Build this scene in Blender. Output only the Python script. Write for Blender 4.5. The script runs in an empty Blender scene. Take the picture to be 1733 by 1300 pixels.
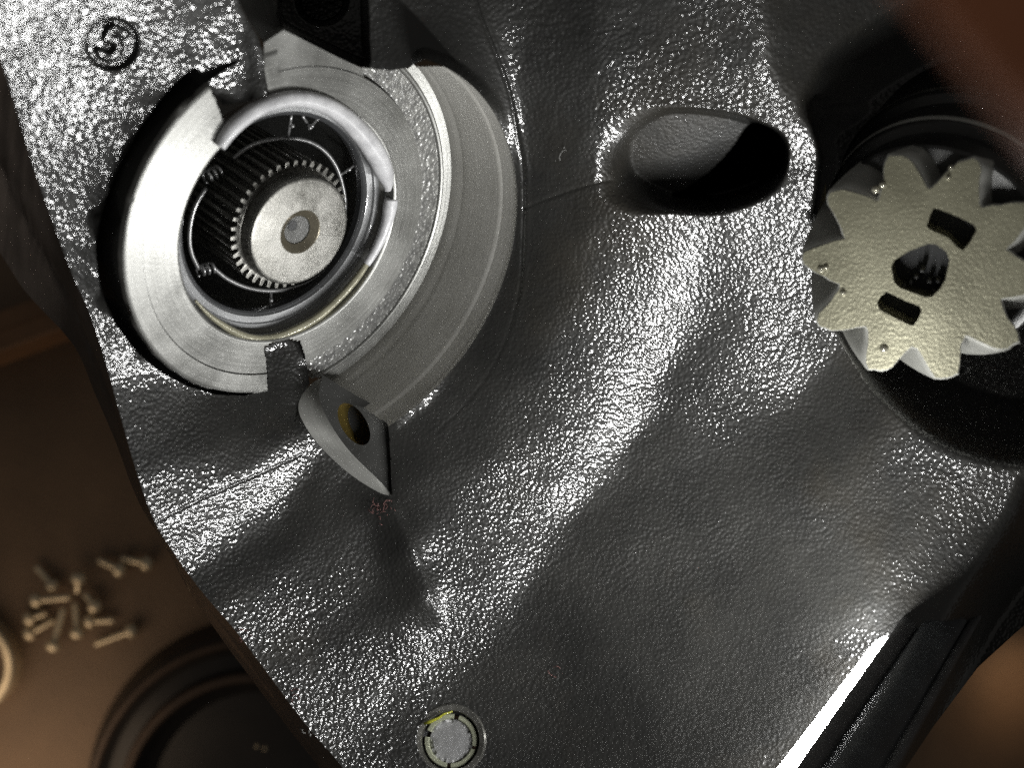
import bpy, bmesh, math, random
import numpy as np
from mathutils import Vector

random.seed(7); rng = np.random.default_rng(7)
R = math.radians
# ---------------------------------------------------------------- scale
# everything is laid out in "units" of 0.179 mm (one unit = one photo pixel at Z = 0) and scaled to metres
S = .31/1733
F = 2300.0                       # camera distance to the Z = 0 plane in units
CX, CY = 866.5, 650.0
sc = bpy.context.scene
col = sc.collection

# ---------------------------------------------------------------- camera
cd = bpy.data.cameras.new('camera'); cam = bpy.data.objects.new('camera', cd); col.objects.link(cam)
cam.location = (0, 0, F*S); cam.rotation_euler = (0, 0, 0)
cd.sensor_width = 36; cd.lens = 36*F/1733; cd.clip_start = .01; cd.clip_end = 20
cd.dof.use_dof = True; cd.dof.focus_distance = (F+30)*S
cd.dof.aperture_fstop = cd.lens/1000/(38*S)*1.0
cd.dof.aperture_blades = 6; cd.dof.aperture_rotation = .3
sc.camera = cam
# ---------------------------------------------------------------- world, lamps, exposure
w = bpy.data.worlds.new('World'); sc.world = w; w.use_nodes = True
bg = w.node_tree.nodes['Background']; bg.inputs[0].default_value = (1, .97, .92, 1); bg.inputs[1].default_value = .05
LED_STRENGTH = 150.0
def W(px, py, Z):
    k = 1-Z/F
    return np.array([(px-CX)*k, (CY-py)*k, Z], float)
BAR_A = W(1500, 1080, 150.); BAR_B = BAR_A+(W(1340, 1300, 600.)-BAR_A)*1.5    # the two ends of the LED strip
ld = bpy.data.lights.new('room_lamp', 'AREA'); ld.energy = .04; ld.color = (1, .75, .52); ld.size = .12
lo = bpy.data.objects.new('room_lamp', ld); col.objects.link(lo)
lo.location = W(-60, 1400, -1200)*S
lo.rotation_euler = Vector(W(60, 1230, -1500)*S-np.array(lo.location)).to_track_quat('-Z', 'Y').to_euler()
ld2 = bpy.data.lights.new('bench_fill_light', 'AREA'); ld2.energy = .0026; ld2.color = (1, .66, .38); ld2.size = .03; ld2.spread = R(130)
lo2 = bpy.data.objects.new('bench_fill_light', ld2); col.objects.link(lo2)  # unseen fill added low over the bench to make its warm patch
lo2.location = W(1760, 1150, -1330)*S
lo2.rotation_euler = Vector(W(1715, 1190, -1500)*S-np.array(lo2.location)).to_track_quat('-Z', 'Y').to_euler()
vs = sc.view_settings; vs.view_transform = 'Standard'; vs.look = 'None'; vs.exposure = .4; vs.gamma = 1
sc.render.engine = 'CYCLES'
sc.cycles.max_bounces = 6; sc.cycles.sample_clamp_indirect = 4; sc.cycles.use_denoising = False

# ---------------------------------------------------------------- frames of reference
AX = np.array([1.0617, -.7168, 1.]); AX /= np.linalg.norm(AX)      # shaft axis, towards the viewer
P0 = W(495.5, 383.9, 112.0)                                        # axis point in the plane of the boss face
def basis(a):
    t = np.array([0, 1., 0]) if abs(a[1]) < .9 else np.array([1., 0, 0])
    e1 = np.cross(t, a); e1 /= np.linalg.norm(e1)
    return e1, np.cross(a, e1)
E1, E2 = basis(AX)
def ray(px, py):
    return np.stack([(np.asarray(px, float)-CX), CY-np.asarray(py, float), np.full(np.shape(px), -F)], -1)
CAMP = np.array([0, 0, F])
def on_plane(px, py, h, a=AX, p=P0):            # point seen at (px,py) that lies at axial height h
    d = ray(px, py); t = ((p+a*h-CAMP)@a)/(d@a)
    return CAMP+d*t[..., None] if np.ndim(t) else CAMP+d*t
def plane_z(px, py, h): return on_plane(px, py, h)[..., 2]
def proj(P):
    k = F/(F-P[..., 2]); return np.stack([CX+P[..., 0]*k, CY-P[..., 1]*k], -1)
def cyl(r, ang, h, a=AX, p=P0):
    e1, e2 = basis(a)
    return p+a*h+e1*(r*np.cos(ang))+e2*(r*np.sin(ang))
def in_poly(x, y, poly):
    x = np.asarray(x, float); y = np.asarray(y, float); c = np.zeros(x.shape, bool)
    n = len(poly)
    for i in range(n):
        x1, y1 = poly[i]; x2, y2 = poly[(i+1) % n]
        if y1 == y2: continue
        m = ((y1 > y) != (y2 > y)) & (x < (x2-x1)*(y-y1)/(y2-y1)+x1)
        c ^= m
    return c
def dist_line(x, y, pts, closed=False):         # distance to polyline, nearest point
    x = np.asarray(x, float); y = np.asarray(y, float)
    best = np.full(x.shape, 1e9); bx = x.copy(); by = y.copy()
    n = len(pts)
    for i in range(n if closed else n-1):
        x1, y1 = pts[i]; x2, y2 = pts[(i+1) % n]
        dx, dy = x2-x1, y2-y1; L = dx*dx+dy*dy+1e-9
        t = np.clip(((x-x1)*dx+(y-y1)*dy)/L, 0, 1)
        qx, qy = x1+t*dx, y1+t*dy; d = np.hypot(x-qx, y-qy)
        m = d < best; best = np.where(m, d, best); bx = np.where(m, qx, bx); by = np.where(m, qy, by)
    return best, bx, by
def spline(pts, n=8, closed=False):
    P = np.array(pts, float); m = len(P); out = []
    for i in range(m if closed else m-1):
        if closed: p = [P[(i-1) % m], P[i], P[(i+1) % m], P[(i+2) % m]]
        else: p = [P[max(i-1, 0)], P[i], P[i+1], P[min(i+2, m-1)]]
        for k in range(n):
            t = k/n
            out.append(.5*((2*p[1])+(-p[0]+p[2])*t+(2*p[0]-5*p[1]+4*p[2]-p[3])*t*t+(-p[0]+3*p[1]-3*p[2]+p[3])*t**3))
    if not closed: out.append(P[-1])
    return [tuple(q) for q in out]
def sstep(x): x = np.clip(x, 0, 1); return x*x*(3-2*x)
def vnoise(shape, cell, seed):                   # smooth value noise on a pixel grid
    g = np.random.default_rng(seed); h, w_ = shape
    gh, gw = int(h/cell)+4, int(w_/cell)+4
    a = g.standard_normal((gh, gw))
    def up(a, n, cell, ax):
        t = np.arange(n)/cell; i = t.astype(int); f = t-i
        tk = lambda k: np.take(a, i+k, axis=ax)
        sh = [1, 1]; sh[ax] = -1; f = f.reshape(sh)
        w0 = (1-f)**3/6; w1 = (3*f**3-6*f**2+4)/6; w2 = (-3*f**3+3*f**2+3*f+1)/6; w3 = f**3/6
        return tk(0)*w0+tk(1)*w1+tk(2)*w2+tk(3)*w3
    return up(up(a, h, cell, 0), w_, cell, 1)*1.6

# ---------------------------------------------------------------- materials
def new_mat(name):
    m = bpy.data.materials.new(name); m.use_nodes = True
    nt = m.node_tree; b = nt.nodes['Principled BSDF']
    return m, nt, b
def N(nt, t, **kw):
    n = nt.nodes.new(t)
    for k, v in kw.items():
        if k.startswith('i_'): n.inputs[k[2:].replace('_', ' ')].default_value = v
        else: setattr(n, k, v)
    return n
def coords(nt, uv=False, scale=(1, 1, 1)):
    tc = N(nt, 'ShaderNodeTexCoord'); mp = N(nt, 'ShaderNodeMapping'); mp.inputs['Scale'].default_value = scale
    nt.links.new(tc.outputs['UV' if uv else 'Object'], mp.inputs['Vector']); return mp.outputs[0]
def ramp(nt, src, stops):
    r = N(nt, 'ShaderNodeValToRGB'); nt.links.new(src, r.inputs[0])
    el = r.color_ramp.elements
    while len(el) < len(stops): el.new(.5)
    for e, (p, c) in zip(el, stops): e.position = p; e.color = c if len(c) == 4 else (*c, 1)
    return r.outputs[0]
def bump(nt, height, dist, strength=1, prev=None):
    b = N(nt, 'ShaderNodeBump'); b.inputs['Strength'].default_value = strength; b.inputs['Distance'].default_value = dist
    nt.links.new(height, b.inputs['Height'])
    if prev is not None: nt.links.new(prev, b.inputs['Normal'])
    return b.outputs[0]
def noise(nt, vec, scale, detail=2, rough=.5):
    n = N(nt, 'ShaderNodeTexNoise'); n.inputs['Scale'].default_value = scale; n.inputs['Detail'].default_value = detail
    n.inputs['Roughness'].default_value = rough; nt.links.new(vec, n.inputs['Vector']); return n.outputs[0]
def voro(nt, vec, scale, feature='SMOOTH_F1', out='Distance', sm=.5):
    n = N(nt, 'ShaderNodeTexVoronoi'); n.feature = feature; n.inputs['Scale'].default_value = scale
    if feature == 'SMOOTH_F1': n.inputs['Smoothness'].default_value = sm
    nt.links.new(vec, n.inputs['Vector']); return n.outputs[out]

def cast_material(name, c0, c1, rough, coat, b1=1.0):
    m, nt, b = new_mat(name); v = coords(nt)
    n1 = noise(nt, v, 45, 4, .6)
    mx = N(nt, 'ShaderNodeMix'); mx.data_type = 'RGBA'; st = noise(nt, v, 14, 4, .65)
    nt.links.new(ramp(nt, st, [(.55, (0, 0, 0)), (.75, (.4, .4, .4))]), mx.inputs[0])
    nt.links.new(ramp(nt, n1, [(.3, c0), (.7, c1)]), mx.inputs[6]); mx.inputs[7].default_value = (.045, .037, .024, 1)
    nt.links.new(mx.outputs[2], b.inputs['Base Color'])
    b.inputs['Metallic'].default_value = .15; b.inputs['Roughness'].default_value = rough; b.inputs['Specular IOR Level'].default_value = .35
    b.inputs['Coat Weight'].default_value = coat; b.inputs['Coat Roughness'].default_value = .05; b.inputs['Coat IOR'].default_value = 1.6
    vo = voro(nt, v, 960, sm=.6); no = noise(nt, v, 1900, 2, .6); nb = noise(nt, v, 60, 3, .6)
    amp = N(nt, 'ShaderNodeMapRange'); nt.links.new(nb, amp.inputs[0])
    for k, q in ((1, .3), (2, .7), (3, .55), (4, 1.1)): amp.inputs[k].default_value = q
    at = N(nt, 'ShaderNodeAttribute', attribute_name='grain'); ga = N(nt, 'ShaderNodeMath', operation='MULTIPLY')
    nt.links.new(at.outputs['Fac'], ga.inputs[0]); nt.links.new(amp.outputs[0], ga.inputs[1])
    mu = N(nt, 'ShaderNodeMath', operation='MULTIPLY'); nt.links.new(vo, mu.inputs[0]); nt.links.new(ga.outputs[0], mu.inputs[1])
    bn = N(nt, 'ShaderNodeBump'); bn.invert = True; bn.inputs['Strength'].default_value = 1; bn.inputs['Distance'].default_value = .00024*b1
    nt.links.new(mu.outputs[0], bn.inputs['Height'])
    n_ = bump(nt, no, .000035*b1, .6, bn.outputs[0])
    nt.links.new(n_, b.inputs['Normal']); nt.links.new(n_, b.inputs['Coat Normal'])
    return m
M = {}
M['cast'] = cast_material('oily cast aluminium', (.019, .019, .0178), (.036, .0355, .0325), .42, 1.0)
M['side'] = cast_material('casting side with bench tint', (.065, .05, .04), (.12, .095, .078), .5, .15, .6)  # brown reflected from the wood is mixed into this casting colour

def machined(name, c0, c1, metal, rough, su=6, sv=900, bd=.00006, blot=60):
    m, nt, b = new_mat(name); v = coords(nt, True, (su, sv, 1)); o = coords(nt)
    n1 = noise(nt, v, 1, 3, .65); n2 = noise(nt, o, blot, 4, .6)
    mx = N(nt, 'ShaderNodeMix'); mx.data_type = 'FLOAT'; mx.inputs[0].default_value = .5
    nt.links.new(n1, mx.inputs[2]); nt.links.new(n2, mx.inputs[3])
    nt.links.new(ramp(nt, mx.outputs[0], [(.32, c0), (.66, c1)]), b.inputs['Base Color'])
    b.inputs['Metallic'].default_value = metal
    nt.links.new(ramp(nt, n2, [(.3, (rough*.75,)*3), (.7, (rough*1.25,)*3)]), b.inputs['Roughness'])
    n3 = noise(nt, o, 900, 2, .6)
    n_ = bump(nt, n1, bd, .6); n_ = bump(nt, n3, .00008, .3, n_)
    nt.links.new(n_, b.inputs['Normal'])
    return m
M['mach'] = machined('turned aluminium', (.20, .20, .187), (.40, .40, .38), .5, .34)
M['wall'] = machined('bored aluminium wall', (.48, .47, .43), (.68, .67, .63), .2, .42, 4, 700)
M['lip'] = machined('lit spotface lip', (.36, .36, .335), (.55, .55, .52), .3, .38)  # colour lightened for the lamp light that the spotface edge catches
M['shaded_face'] = machined('shaded spotface', (.045, .045, .042), (.09, .09, .086), .4, .3)  # face turned from the lamp, its shade put into the colour
M['steel'] = machined('oily steel', (.07, .068, .058), (.27, .265, .245), .6, .32, 40, 60, .00004, 150)
M['steel_dark'] = machined('dark steel', (.05, .05, .05), (.10, .10, .095), .6, .35, 40, 60)
def rough_ring():
    m, nt, b = new_mat('porous ring'); v = coords(nt)
    vo = voro(nt, v, 760); no = noise(nt, v, 420, 3, .6)
    nt.links.new(ramp(nt, no, [(.3, (.24, .24, .235)), (.7, (.5, .5, .48))]), b.inputs['Base Color'])
    b.inputs['Metallic'].default_value = .5; b.inputs['Roughness'].default_value = .26
    n_ = bump(nt, vo, .00035, .8); n_ = bump(nt, no, .0003, .5, n_); nt.links.new(n_, b.inputs['Normal'])
    return m
M['porous'] = rough_ring()
def sinter():
    m, nt, b = new_mat('sintered steel'); v = coords(nt)
    no = noise(nt, v, 1100, 3, .6); n2 = noise(nt, v, 60, 3, .5); vo = voro(nt, v, 1100)
    nt.links.new(ramp(nt, n2, [(.3, (.195, .186, .13)), (.7, (.30, .288, .205))]), b.inputs['Base Color'])
    b.inputs['Metallic'].default_value = .55; b.inputs['Roughness'].default_value = .34
    n_ = bump(nt, vo, .00007, .6); n_ = bump(nt, no, .00010, .7, n_); nt.links.new(n_, b.inputs['Normal'])
    return m
M['sinter'] = sinter()
def plain(name, c, metal=0, rough=.5, emis=None, es=0, n=0, coat=0, nscale=80):
    m, nt, b = new_mat(name); v = coords(nt)
    no = noise(nt, v, nscale, 4, .6)
    nt.links.new(ramp(nt, no, [(.3, tuple(x*.75 for x in c)), (.7, tuple(min(1, x*1.2) for x in c))]), b.inputs['Base Color'])
    b.inputs['Metallic'].default_value = metal; b.inputs['Roughness'].default_value = rough; b.inputs['Coat Weight'].default_value = coat
    if n: nt.links.new(bump(nt, noise(nt, v, 500, 3, .6), n, .5), b.inputs['Normal'])
    if emis: b.inputs['Emission Color'].default_value = (*emis, 1); b.inputs['Emission Strength'].default_value = es
    return m
M['flank'] = plain('machined gear flank', (.5, .5, .46), .35, .4, n=.0001)
M['tarnish'] = plain('tarnished steel', (.24, .215, .16), .6, .28, n=.0002, nscale=200)
M['oil_drop'] = plain('oil drop', (.45, .43, .34), .5, .08, coat=1)
M['drill'] = plain('oily drilling', (.05, .05, .043), 0, .4, n=.0002, nscale=200)
M['white'] = plain('white sealing compound', (.82, .82, .84), 0, .35, n=.00015, coat=.4, nscale=200)
M['amber'] = plain('amber wet sealant', (.42, .40, .29), .1, .2, n=.0002, coat=.8, nscale=200)
M['seal'] = plain('grey seal rubber', (.33, .335, .34), .1, .35, n=.0001, coat=.3)
M['seal_dark'] = plain('dark seal lip', (.08, .082, .085), 0, .3, coat=.5)
M['wire'] = plain('wire', (.5, .5, .5), .7, .3)
M['black'] = plain('painted hole shade', (.012, .013, .014), 0, .5)  # near-black paint for the shade deep inside holes and gaps
M['brass'] = plain('brass', (.34, .25, .07), .8, .3, n=.0001)
M['shim'] = plain('brass shim', (.30, .26, .13), .5, .4, n=.0002)
M['yellow'] = plain('yellow shaving', (.55, .55, .06), 0, .3, coat=.5)
M['frost'] = plain('frosted plug', (.36, .36, .36), .2, .45, n=.0003, nscale=200)
M['cream'] = plain('pale plated ring', (.55, .57, .42), .4, .3, n=.0001)
M['lamp_body'] = plain('lamp body with glow', (.11, .12, .13), .2, .45)  # colour lightened to carry the glow spilling from the strip
M['lamp_trim'] = plain('lamp trim', (.16, .16, .165), .3, .45)
M['led'] = plain('led diffuser', (.9, .9, .9), 0, .4, (1.0, 1.0, .985), LED_STRENGTH)
M['table'] = plain('worn brown bench top', (.17, .11, .065), 0, .55, n=.001, nscale=14)
M['plank'] = plain('brown plank', (.22, .11, .05), 0, .6, nscale=30)
M['rubber'] = plain('black rubber', (.018, .015, .013), 0, .45)
M['rubber_rim'] = plain('dull rim', (.07, .045, .03), .2, .5)
M['bolt'] = plain('zinc bolt', (.8, .68, .48), .5, .25)
M['lint'] = plain('lint', (.22, .11, .10), 0, .8)
M['hair'] = plain('pale fibre', (.5, .5, .48), 0, .5)
M['skin'] = plain('skin', (.6, .22, .1), 0, .6)
M['nail'] = plain('nail', (.5, .28, .2), 0, .35)

# ---------------------------------------------------------------- mesh helpers
def tag(o, label=None, cat=None, group=None, kind=None):
    for k, v in (('label', label), ('category', cat), ('group', group), ('kind', kind)):
        if v: o[k] = v
    return o
def thing(name, loc, label, cat, group=None):
    o = bpy.data.objects.new(name, None); col.objects.link(o); o.empty_display_size = .01
    o.location = np.asarray(loc)*S
    return tag(o, label, cat, group)
def origin_of(o):
    p = np.zeros(3)
    while o is not None: p = p+np.array(o.location); o = o.parent
    return p
def mk(name, V, Fc, mat, parent=None, smooth=True, uv=None, sharp=None):
    V = np.asarray(V, float)*S
    off = origin_of(parent) if parent is not None else V.mean(0)
    me = bpy.data.meshes.new(name); me.from_pydata((V-off).tolist(), [], [list(map(int, f)) for f in Fc])
    if uv is not None:
        l = me.uv_layers.new(name='UVMap'); vi = np.empty(len(me.loops), int); me.loops.foreach_get('vertex_index', vi)
        l.data.foreach_set('uv', (np.asarray(uv, float)[vi]*S).ravel())
    me.materials.append(M[mat] if isinstance(mat, str) else mat)
    if smooth:
        me.shade_smooth()
        if sharp: me.set_sharp_from_angle(angle=R(sharp))
    o = bpy.data.objects.new(name, me); col.objects.link(o)
    if parent is not None: o.parent = parent
    else: o.location = off
    return o
def lathe(name, prof, mat, parent, a=AX, p=P0, n=256, keep=None, wob=None, sharp=35, ang0=0, ang1=2*math.pi, fine=0):
    """profile [(r,h)..]; keep(px,py)->bool on face centres; wob(k,ang)->(dr,dh)"""
    full = abs(ang1-ang0-2*math.pi) < 1e-6
    pr = [prof[0]]
    for (r0, h0), (r1, h1) in zip(prof[:-1], prof[1:]):          # holding loops keep flats flat under smooth shading
        L = math.hypot(r1-r0, h1-h0)
        if L > 7:
            e = 1.5/L; pr += [(r0+(r1-r0)*e, h0+(h1-h0)*e), (r1-(r1-r0)*e, h1-(h1-h0)*e)]
        pr.append((r1, h1))
    prof = pr
    if fine:
        pr = [prof[0]]
        for (r0, h0), (r1, h1) in zip(prof[:-1], prof[1:]):
            m = max(1, int(math.hypot(r1-r0, h1-h0)/fine)); pr += [(r0+(r1-r0)*k/m, h0+(h1-h0)*k/m) for k in range(1, m+1)]
        prof = pr
    A = np.linspace(ang0, ang1, n, endpoint=not full)
    e1, e2 = basis(a); V = []; uv = []; s = 0
    for k, (r, h) in enumerate(prof):
        if k: s += math.hypot(r-prof[k-1][0], h-prof[k-1][1])
        rr = np.full(n, float(r)); hh = np.full(n, float(h))
        if wob is not None:
            dr, dh = wob(k, A); rr += dr; hh += dh
        V.append(p+a*hh[:, None]+e1*(rr*np.cos(A))[:, None]+e2*(rr*np.sin(A))[:, None])
        uv.append(np.stack([A*150, np.full(n, s)], 1))
    V = np.concatenate(V); uv = np.concatenate(uv); Fc = []
    for k in range(len(prof)-1):
        for i in range(n if full else n-1):
            j = (i+1) % n; Fc.append((k*n+i, k*n+j, (k+1)*n+j, (k+1)*n+i))
    if keep is not None:
        Fa = np.array(Fc); c = proj(V[Fa].mean(1)); m = keep(c[:, 0], c[:, 1]); Fc = Fa[m]
        used = np.unique(Fc); re = np.full(len(V), -1); re[used] = np.arange(len(used)); V = V[used]; uv = uv[used]; Fc = re[Fc]
    # outward orientation is not needed for opaque shells
    return mk(name, V, Fc, mat, parent, True, uv, sharp)
def tube(name, pts, rad, mat, parent, n=8, caps=True):
    P = np.array(pts, float); m = len(P); rad = np.broadcast_to(np.asarray(rad, float), (m,))
    T = np.gradient(P, axis=0); T /= np.linalg.norm(T, axis=1)[:, None]+1e-9
    u = np.cross(T[0], [.3, .5, .8]); u /= np.linalg.norm(u); V = []; Fc = []
    for i in range(m):
        u = u-T[i]*(u@T[i]); u /= np.linalg.norm(u); v = np.cross(T[i], u)
        for k in range(n):
            t = 2*math.pi*k/n; V.append(P[i]+rad[i]*(u*math.cos(t)+v*math.sin(t)))
    for i in range(m-1):
        for k in range(n):
            j = (k+1) % n; Fc.append((i*n+k, i*n+j, (i+1)*n+j, (i+1)*n+k))
    if caps: Fc += [tuple(range(n-1, -1, -1)), tuple((m-1)*n+k for k in range(n))]
    return mk(name, V, Fc, mat, parent)
def strip(name, A, B, mat, parent, n=6, fn=None):   # ruled band between two polylines of 3-D points
    A = np.array(A); B = np.array(B); m = len(A); V = []; Fc = []; uv = []
    for k in range(n+1):
        t = k/n; Q = A*(1-t)+B*t
        if fn is not None: Q = Q+fn(t, m)
        V.append(Q); uv.append(np.stack([np.arange(m)*10., np.full(m, t*40)], 1))
    V = np.concatenate(V); uv = np.concatenate(uv)
    for k in range(n):
        for i in range(m-1): Fc.append((k*m+i, k*m+i+1, (k+1)*m+i+1, (k+1)*m+i))
    return mk(name, V, Fc, mat, parent, True, uv, 40)
def loops_prism(name, loops, top, depth_vecs, mat, parent, wall_mat=None, sharp=35, face=True):
    """flat face with holes: loops = list of 3-D loops (first is the outline); walls follow depth_vecs(loop, level)"""
    bm = bmesh.new(); ed = []
    for L in loops:
        vs_ = [bm.verts.new(Vector(np.asarray(q)*S)) for q in L]
        ed += [bm.edges.new((vs_[i], vs_[(i+1) % len(vs_)])) for i in range(len(vs_))]
    bmesh.ops.triangle_fill(bm, edges=ed, use_beauty=True, use_dissolve=False)
    bm.verts.ensure_lookup_table(); bm.verts.index_update()
    V = np.array([v.co for v in bm.verts])/S; Fc = [[v.index for v in f.verts] for f in bm.faces]; bm.free()
    return mk(name, V, Fc, mat, parent, True, None, sharp)

# ================================================================= THE HOUSING
# outlines (photo coordinates) where the casting is cut open
D_ANG = np.linspace(0, 2*math.pi, 721)
Dpts = proj(cyl(332.0, D_ANG[:, None], 167.0))
def circ_seg(r, h, start, end, n=60):        # projected circle between the two photo points nearest start and end
    A = np.linspace(0, 2*math.pi, 1441); Q = proj(cyl(r, A[:, None], h))
    i0 = np.argmin(np.hypot(*(Q-start).T)); i1 = np.argmin(np.hypot(*(Q-end).T))
    d = (i1-i0) % 1440
    if d > 720: d -= 1440
    idx = (i0+np.linspace(0, d, n).round().astype(int)) % 1440
    return [tuple(q) for q in Q[idx]]
D_SEG = circ_seg(332, 167, (656, 718), (715, 112), 90)
BORE = ([(330, 112), (300, 135), (262, 180), (232, 225), (205, 275), (183, 325), (168, 375), (162, 420), (166, 465), (178, 510), (200, 555), (235, 600), (275, 632), (320, 655), (365, 668), (414, 670), (443, 662), (454, 645), (451, 610), (447, 589), (462, 580), (485, 574), (508, 578), (516, 600), (521, 630), (524, 650), (512, 668), (505, 690)]
        + spline([(505, 690), (512, 712), (540, 753), (590, 800), (640, 832), (663, 838)], 5)[1:] + [(661, 780)]
        + D_SEG + [(690, 114), (660, 119), (640, 117), (611, 113), (590, 105), (555, 88), (520, 70), (480, 50), (470, 36), (463, 0), (461, -45), (395, -45), (403, 0), (418, 30), (438, 62), (447, 100), (452, 160), (430, 169), (405, 173), (377, 178), (362, 155), (350, 135)])
SIL = spline([(-60, -60), (0, 95), (30, 190), (60, 290), (95, 390), (125, 470), (150, 525), (175, 600), (200, 690), (230, 795), (258, 875), (290, 930), (340, 1000), (400, 1070), (460, 1150), (520, 1230), (580, 1300), (650, 1400)], 5)
LEFT_OUT = SIL+[(-400, 1400), (-400, -60)]
RIGHT_OUT = [(1900, 960), (1790, 1010), (1715, 1075), (1655, 1130), (1580, 1230), (1500, 1350), (1430, 1420), (1900, 1420)]
BUSH_C = (762, 1254); BUSH_R = 57
BUSH = [(BUSH_C[0]+BUSH_R*math.cos(t), BUSH_C[1]+BUSH_R*math.sin(t)) for t in np.linspace(0, 2*math.pi, 60, endpoint=False)]
OVAL = spline([(1036, 300), (1036, 240), (1060, 203), (1110, 186), (1180, 185), (1250, 196), (1310, 219), (1331, 245), (1326, 288), (1285, 328), (1205, 352), (1110, 345), (1055, 325)], 6, True)
OVHOLE = spline([(1272, 208), (1312, 222), (1329, 250), (1322, 285), (1280, 318), (1210, 338), (1140, 330), (1165, 318), (1205, 288), (1240, 250)], 5, True)
WELL = spline([(1900, 770), (1740, 785), (1640, 768), (1560, 728), (1490, 665), (1440, 595), (1402, 520), (1386, 440), (1378, 380), (1381, 320), (1386, 262), (1375, 215), (1362, 185), (1365, 150), (1400, 95), (1460, 50), (1540, 5), (1640, -60)], 5)+[(1900, -60)]
DARKTOP = spline([(463, -50), (464, 20), (480, 48), (530, 74), (590, 103), (625, 112), (626, 60), (624, 0), (623, -50)], 5)

# normals wanted on the casting, as the tilt o away from the mirror direction of the lamp bar (0 = mirrors the bar)
TILT = [(50, 60, 0), (150, 150, 0), (250, 60, .05), (100, 300, 0), (180, 300, 0), (130, 420, .03), (172, 500, .12), (380, 60, 0), (392, 110, 0), (385, 155, .03), (432, 60, -.5), (442, 130, -.5), (-30, 0, .05),
 (200, 580, .32), (250, 680, .4), (350, 720, .45), (450, 720, .5), (230, 750, .3), (420, 780, .2), (300, 840, .08), (500, 765, .02), (480, 800, 0), (460, 835, 0), (420, 845, 0), (380, 865, 0), (345, 880, 0), (310, 915, 0), (400, 895, .04), (340, 930, .04), (560, 800, -.5), (600, 840, -.7),
 (400, 970, -.07), (500, 900, -.12), (600, 950, -.22), (480, 1020, -.07), (420, 1080, -.05), (560, 1050, -.10), (640, 1100, -.06), (600, 1180, -.02), (700, 1090, -.03), (560, 1230, -.02), (650, 1270, -.2),
 (695, 990, -.7), (665, 920, -.8), (722, 940, 0), (742, 1030, 0), (770, 1000, -.15),
 (680, 735, .45), (672, 790, .42), (700, 770, .42), (800, 740, .38), (720, 840, .16), (800, 850, .1), (760, 900, .12), (830, 910, -.1), (790, 1010, -.16), (850, 850, .09), (890, 690, .24), (870, 600, .48), (900, 480, .52), (950, 380, .5), (760, 50, .55, .4, -.9), (950, 110, .55, .8, -.6), (1010, 430, .19), (960, 590, .2), (1000, 690, .15), (930, 800, .13), (880, 900, .12),
 (1100, 620, 0), (1060, 690, 0), (1150, 480, 0), (1180, 400, 0), (1030, 740, 0), (960, 830, 0), (870, 980, 0), (1100, 430, .09), (1050, 540, .11), (700, 80, -.4), (742, 92, -.55, 0, -1), (785, 108, -.55, 0, -1), (822, 140, -.55, 0, -1), (850, 180, -.55, 0, -1), (880, 240, -.6, .9, -.4), (840, 90, -.55, .4, -.9), (890, 150, -.6, .8, -.6), (850, 40, -.55, .5, -.85), (900, 80, -.6, .8, -.6), (960, 30, -.5, .8, -.6), (920, 200, -.7, .9, -.3), (925, 260, -.7, .9, -.3), (960, 300, -.6, .9, -.4), (910, 320, -.65, .9, -.4), (660, 60, -.4),
 (1150, 640, -.36, .81, -.59), (1100, 760, -.36, .81, -.59), (1000, 900, -.34, .81, -.59), (930, 1000, -.3, .81, -.59), (1230, 560, -.33), (1250, 700, -.3), (1200, 850, -.38), (1050, 1050, -.4), (1300, 1000, -.5), (1420, 1000, -.5), (1250, 1200, -.5), (1000, 1200, -.4), (850, 1150, -.3), (1350, 750, -.5), (1420, 680, -.6), (1130, 900, -.32),
 (1270, 385, 0), (1300, 450, -.02), (1320, 540, -.1), (1350, 600, -.2), (1225, 420, -.12), (1220, 480, -.2),
 (1650, 850, 0), (1600, 910, 0), (1550, 980, 0), (1510, 1050, 0), (1480, 900, -.3), (1540, 850, -.25), (1570, 950, 0), (1625, 880, 0), (1530, 1020, 0), (1700, 920, .6), (1640, 1010, .6), (1400, 1150, -.4),
 (1362, 260, 0), (1358, 320, 0), (1366, 380, -.05), (1344, 300, -.3),
 (1150, 60, .24), (1200, 130, .22), (1100, 120, .3), (1250, 60, .27), (1050, 60, .42, .2, -.98), (1280, 150, .24), (965, 180, .6, .9, -.4), (960, 240, .65, .9, -.4), (1335, 100, -.5, -.8, -.5), (1350, 30, -.6, -.8, -.5), (1450, 10, -.6, -.8, -.5), (1000, 250, .4)]
ZC = [(x, y, plane_z(x, y, 167.0), (.15 if y < 250 else 20.*math.exp(-max(0., y-480)/38)*min(1., .02+(y-250)/120))) for x, y in D_SEG]                       # the bored wall's upper edge
ZC += [(x, y, plane_z(x, y, h), wt) for x, y, h, wt in [(200, 555, -26, .5), (235, 600, -26, 1), (275, 632, -25, 1), (320, 655, -18, 1), (365, 668, -14, 1), (414, 670, -12, 1), (454, 645, -12, 1), (485, 620, -12, 1), (520, 620, -12, 1), (377, 178, 25, .3), (430, 169, 25, .3), (320, 110, 20, .1), (262, 178, 20, .1), (230, 223, 18, .1), (203, 273, 16, .1), (181, 323, 14, .1), (166, 373, 10, .1), (160, 420, 3, .1), (164, 470, -8, .1), (176, 512, -18, .1), (524, 650, -12, .5)]]
ZC += [(x, y, z, wt) for x, y, z, wt in [(1500, 1000, -130, .002), (505, 690, plane_z(505, 690, -14), .5)]]
ZC += [(x, y, -120., .003) for x in range(1250, 1550, 50) for y in range(1000, 1340, 50)]

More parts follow.
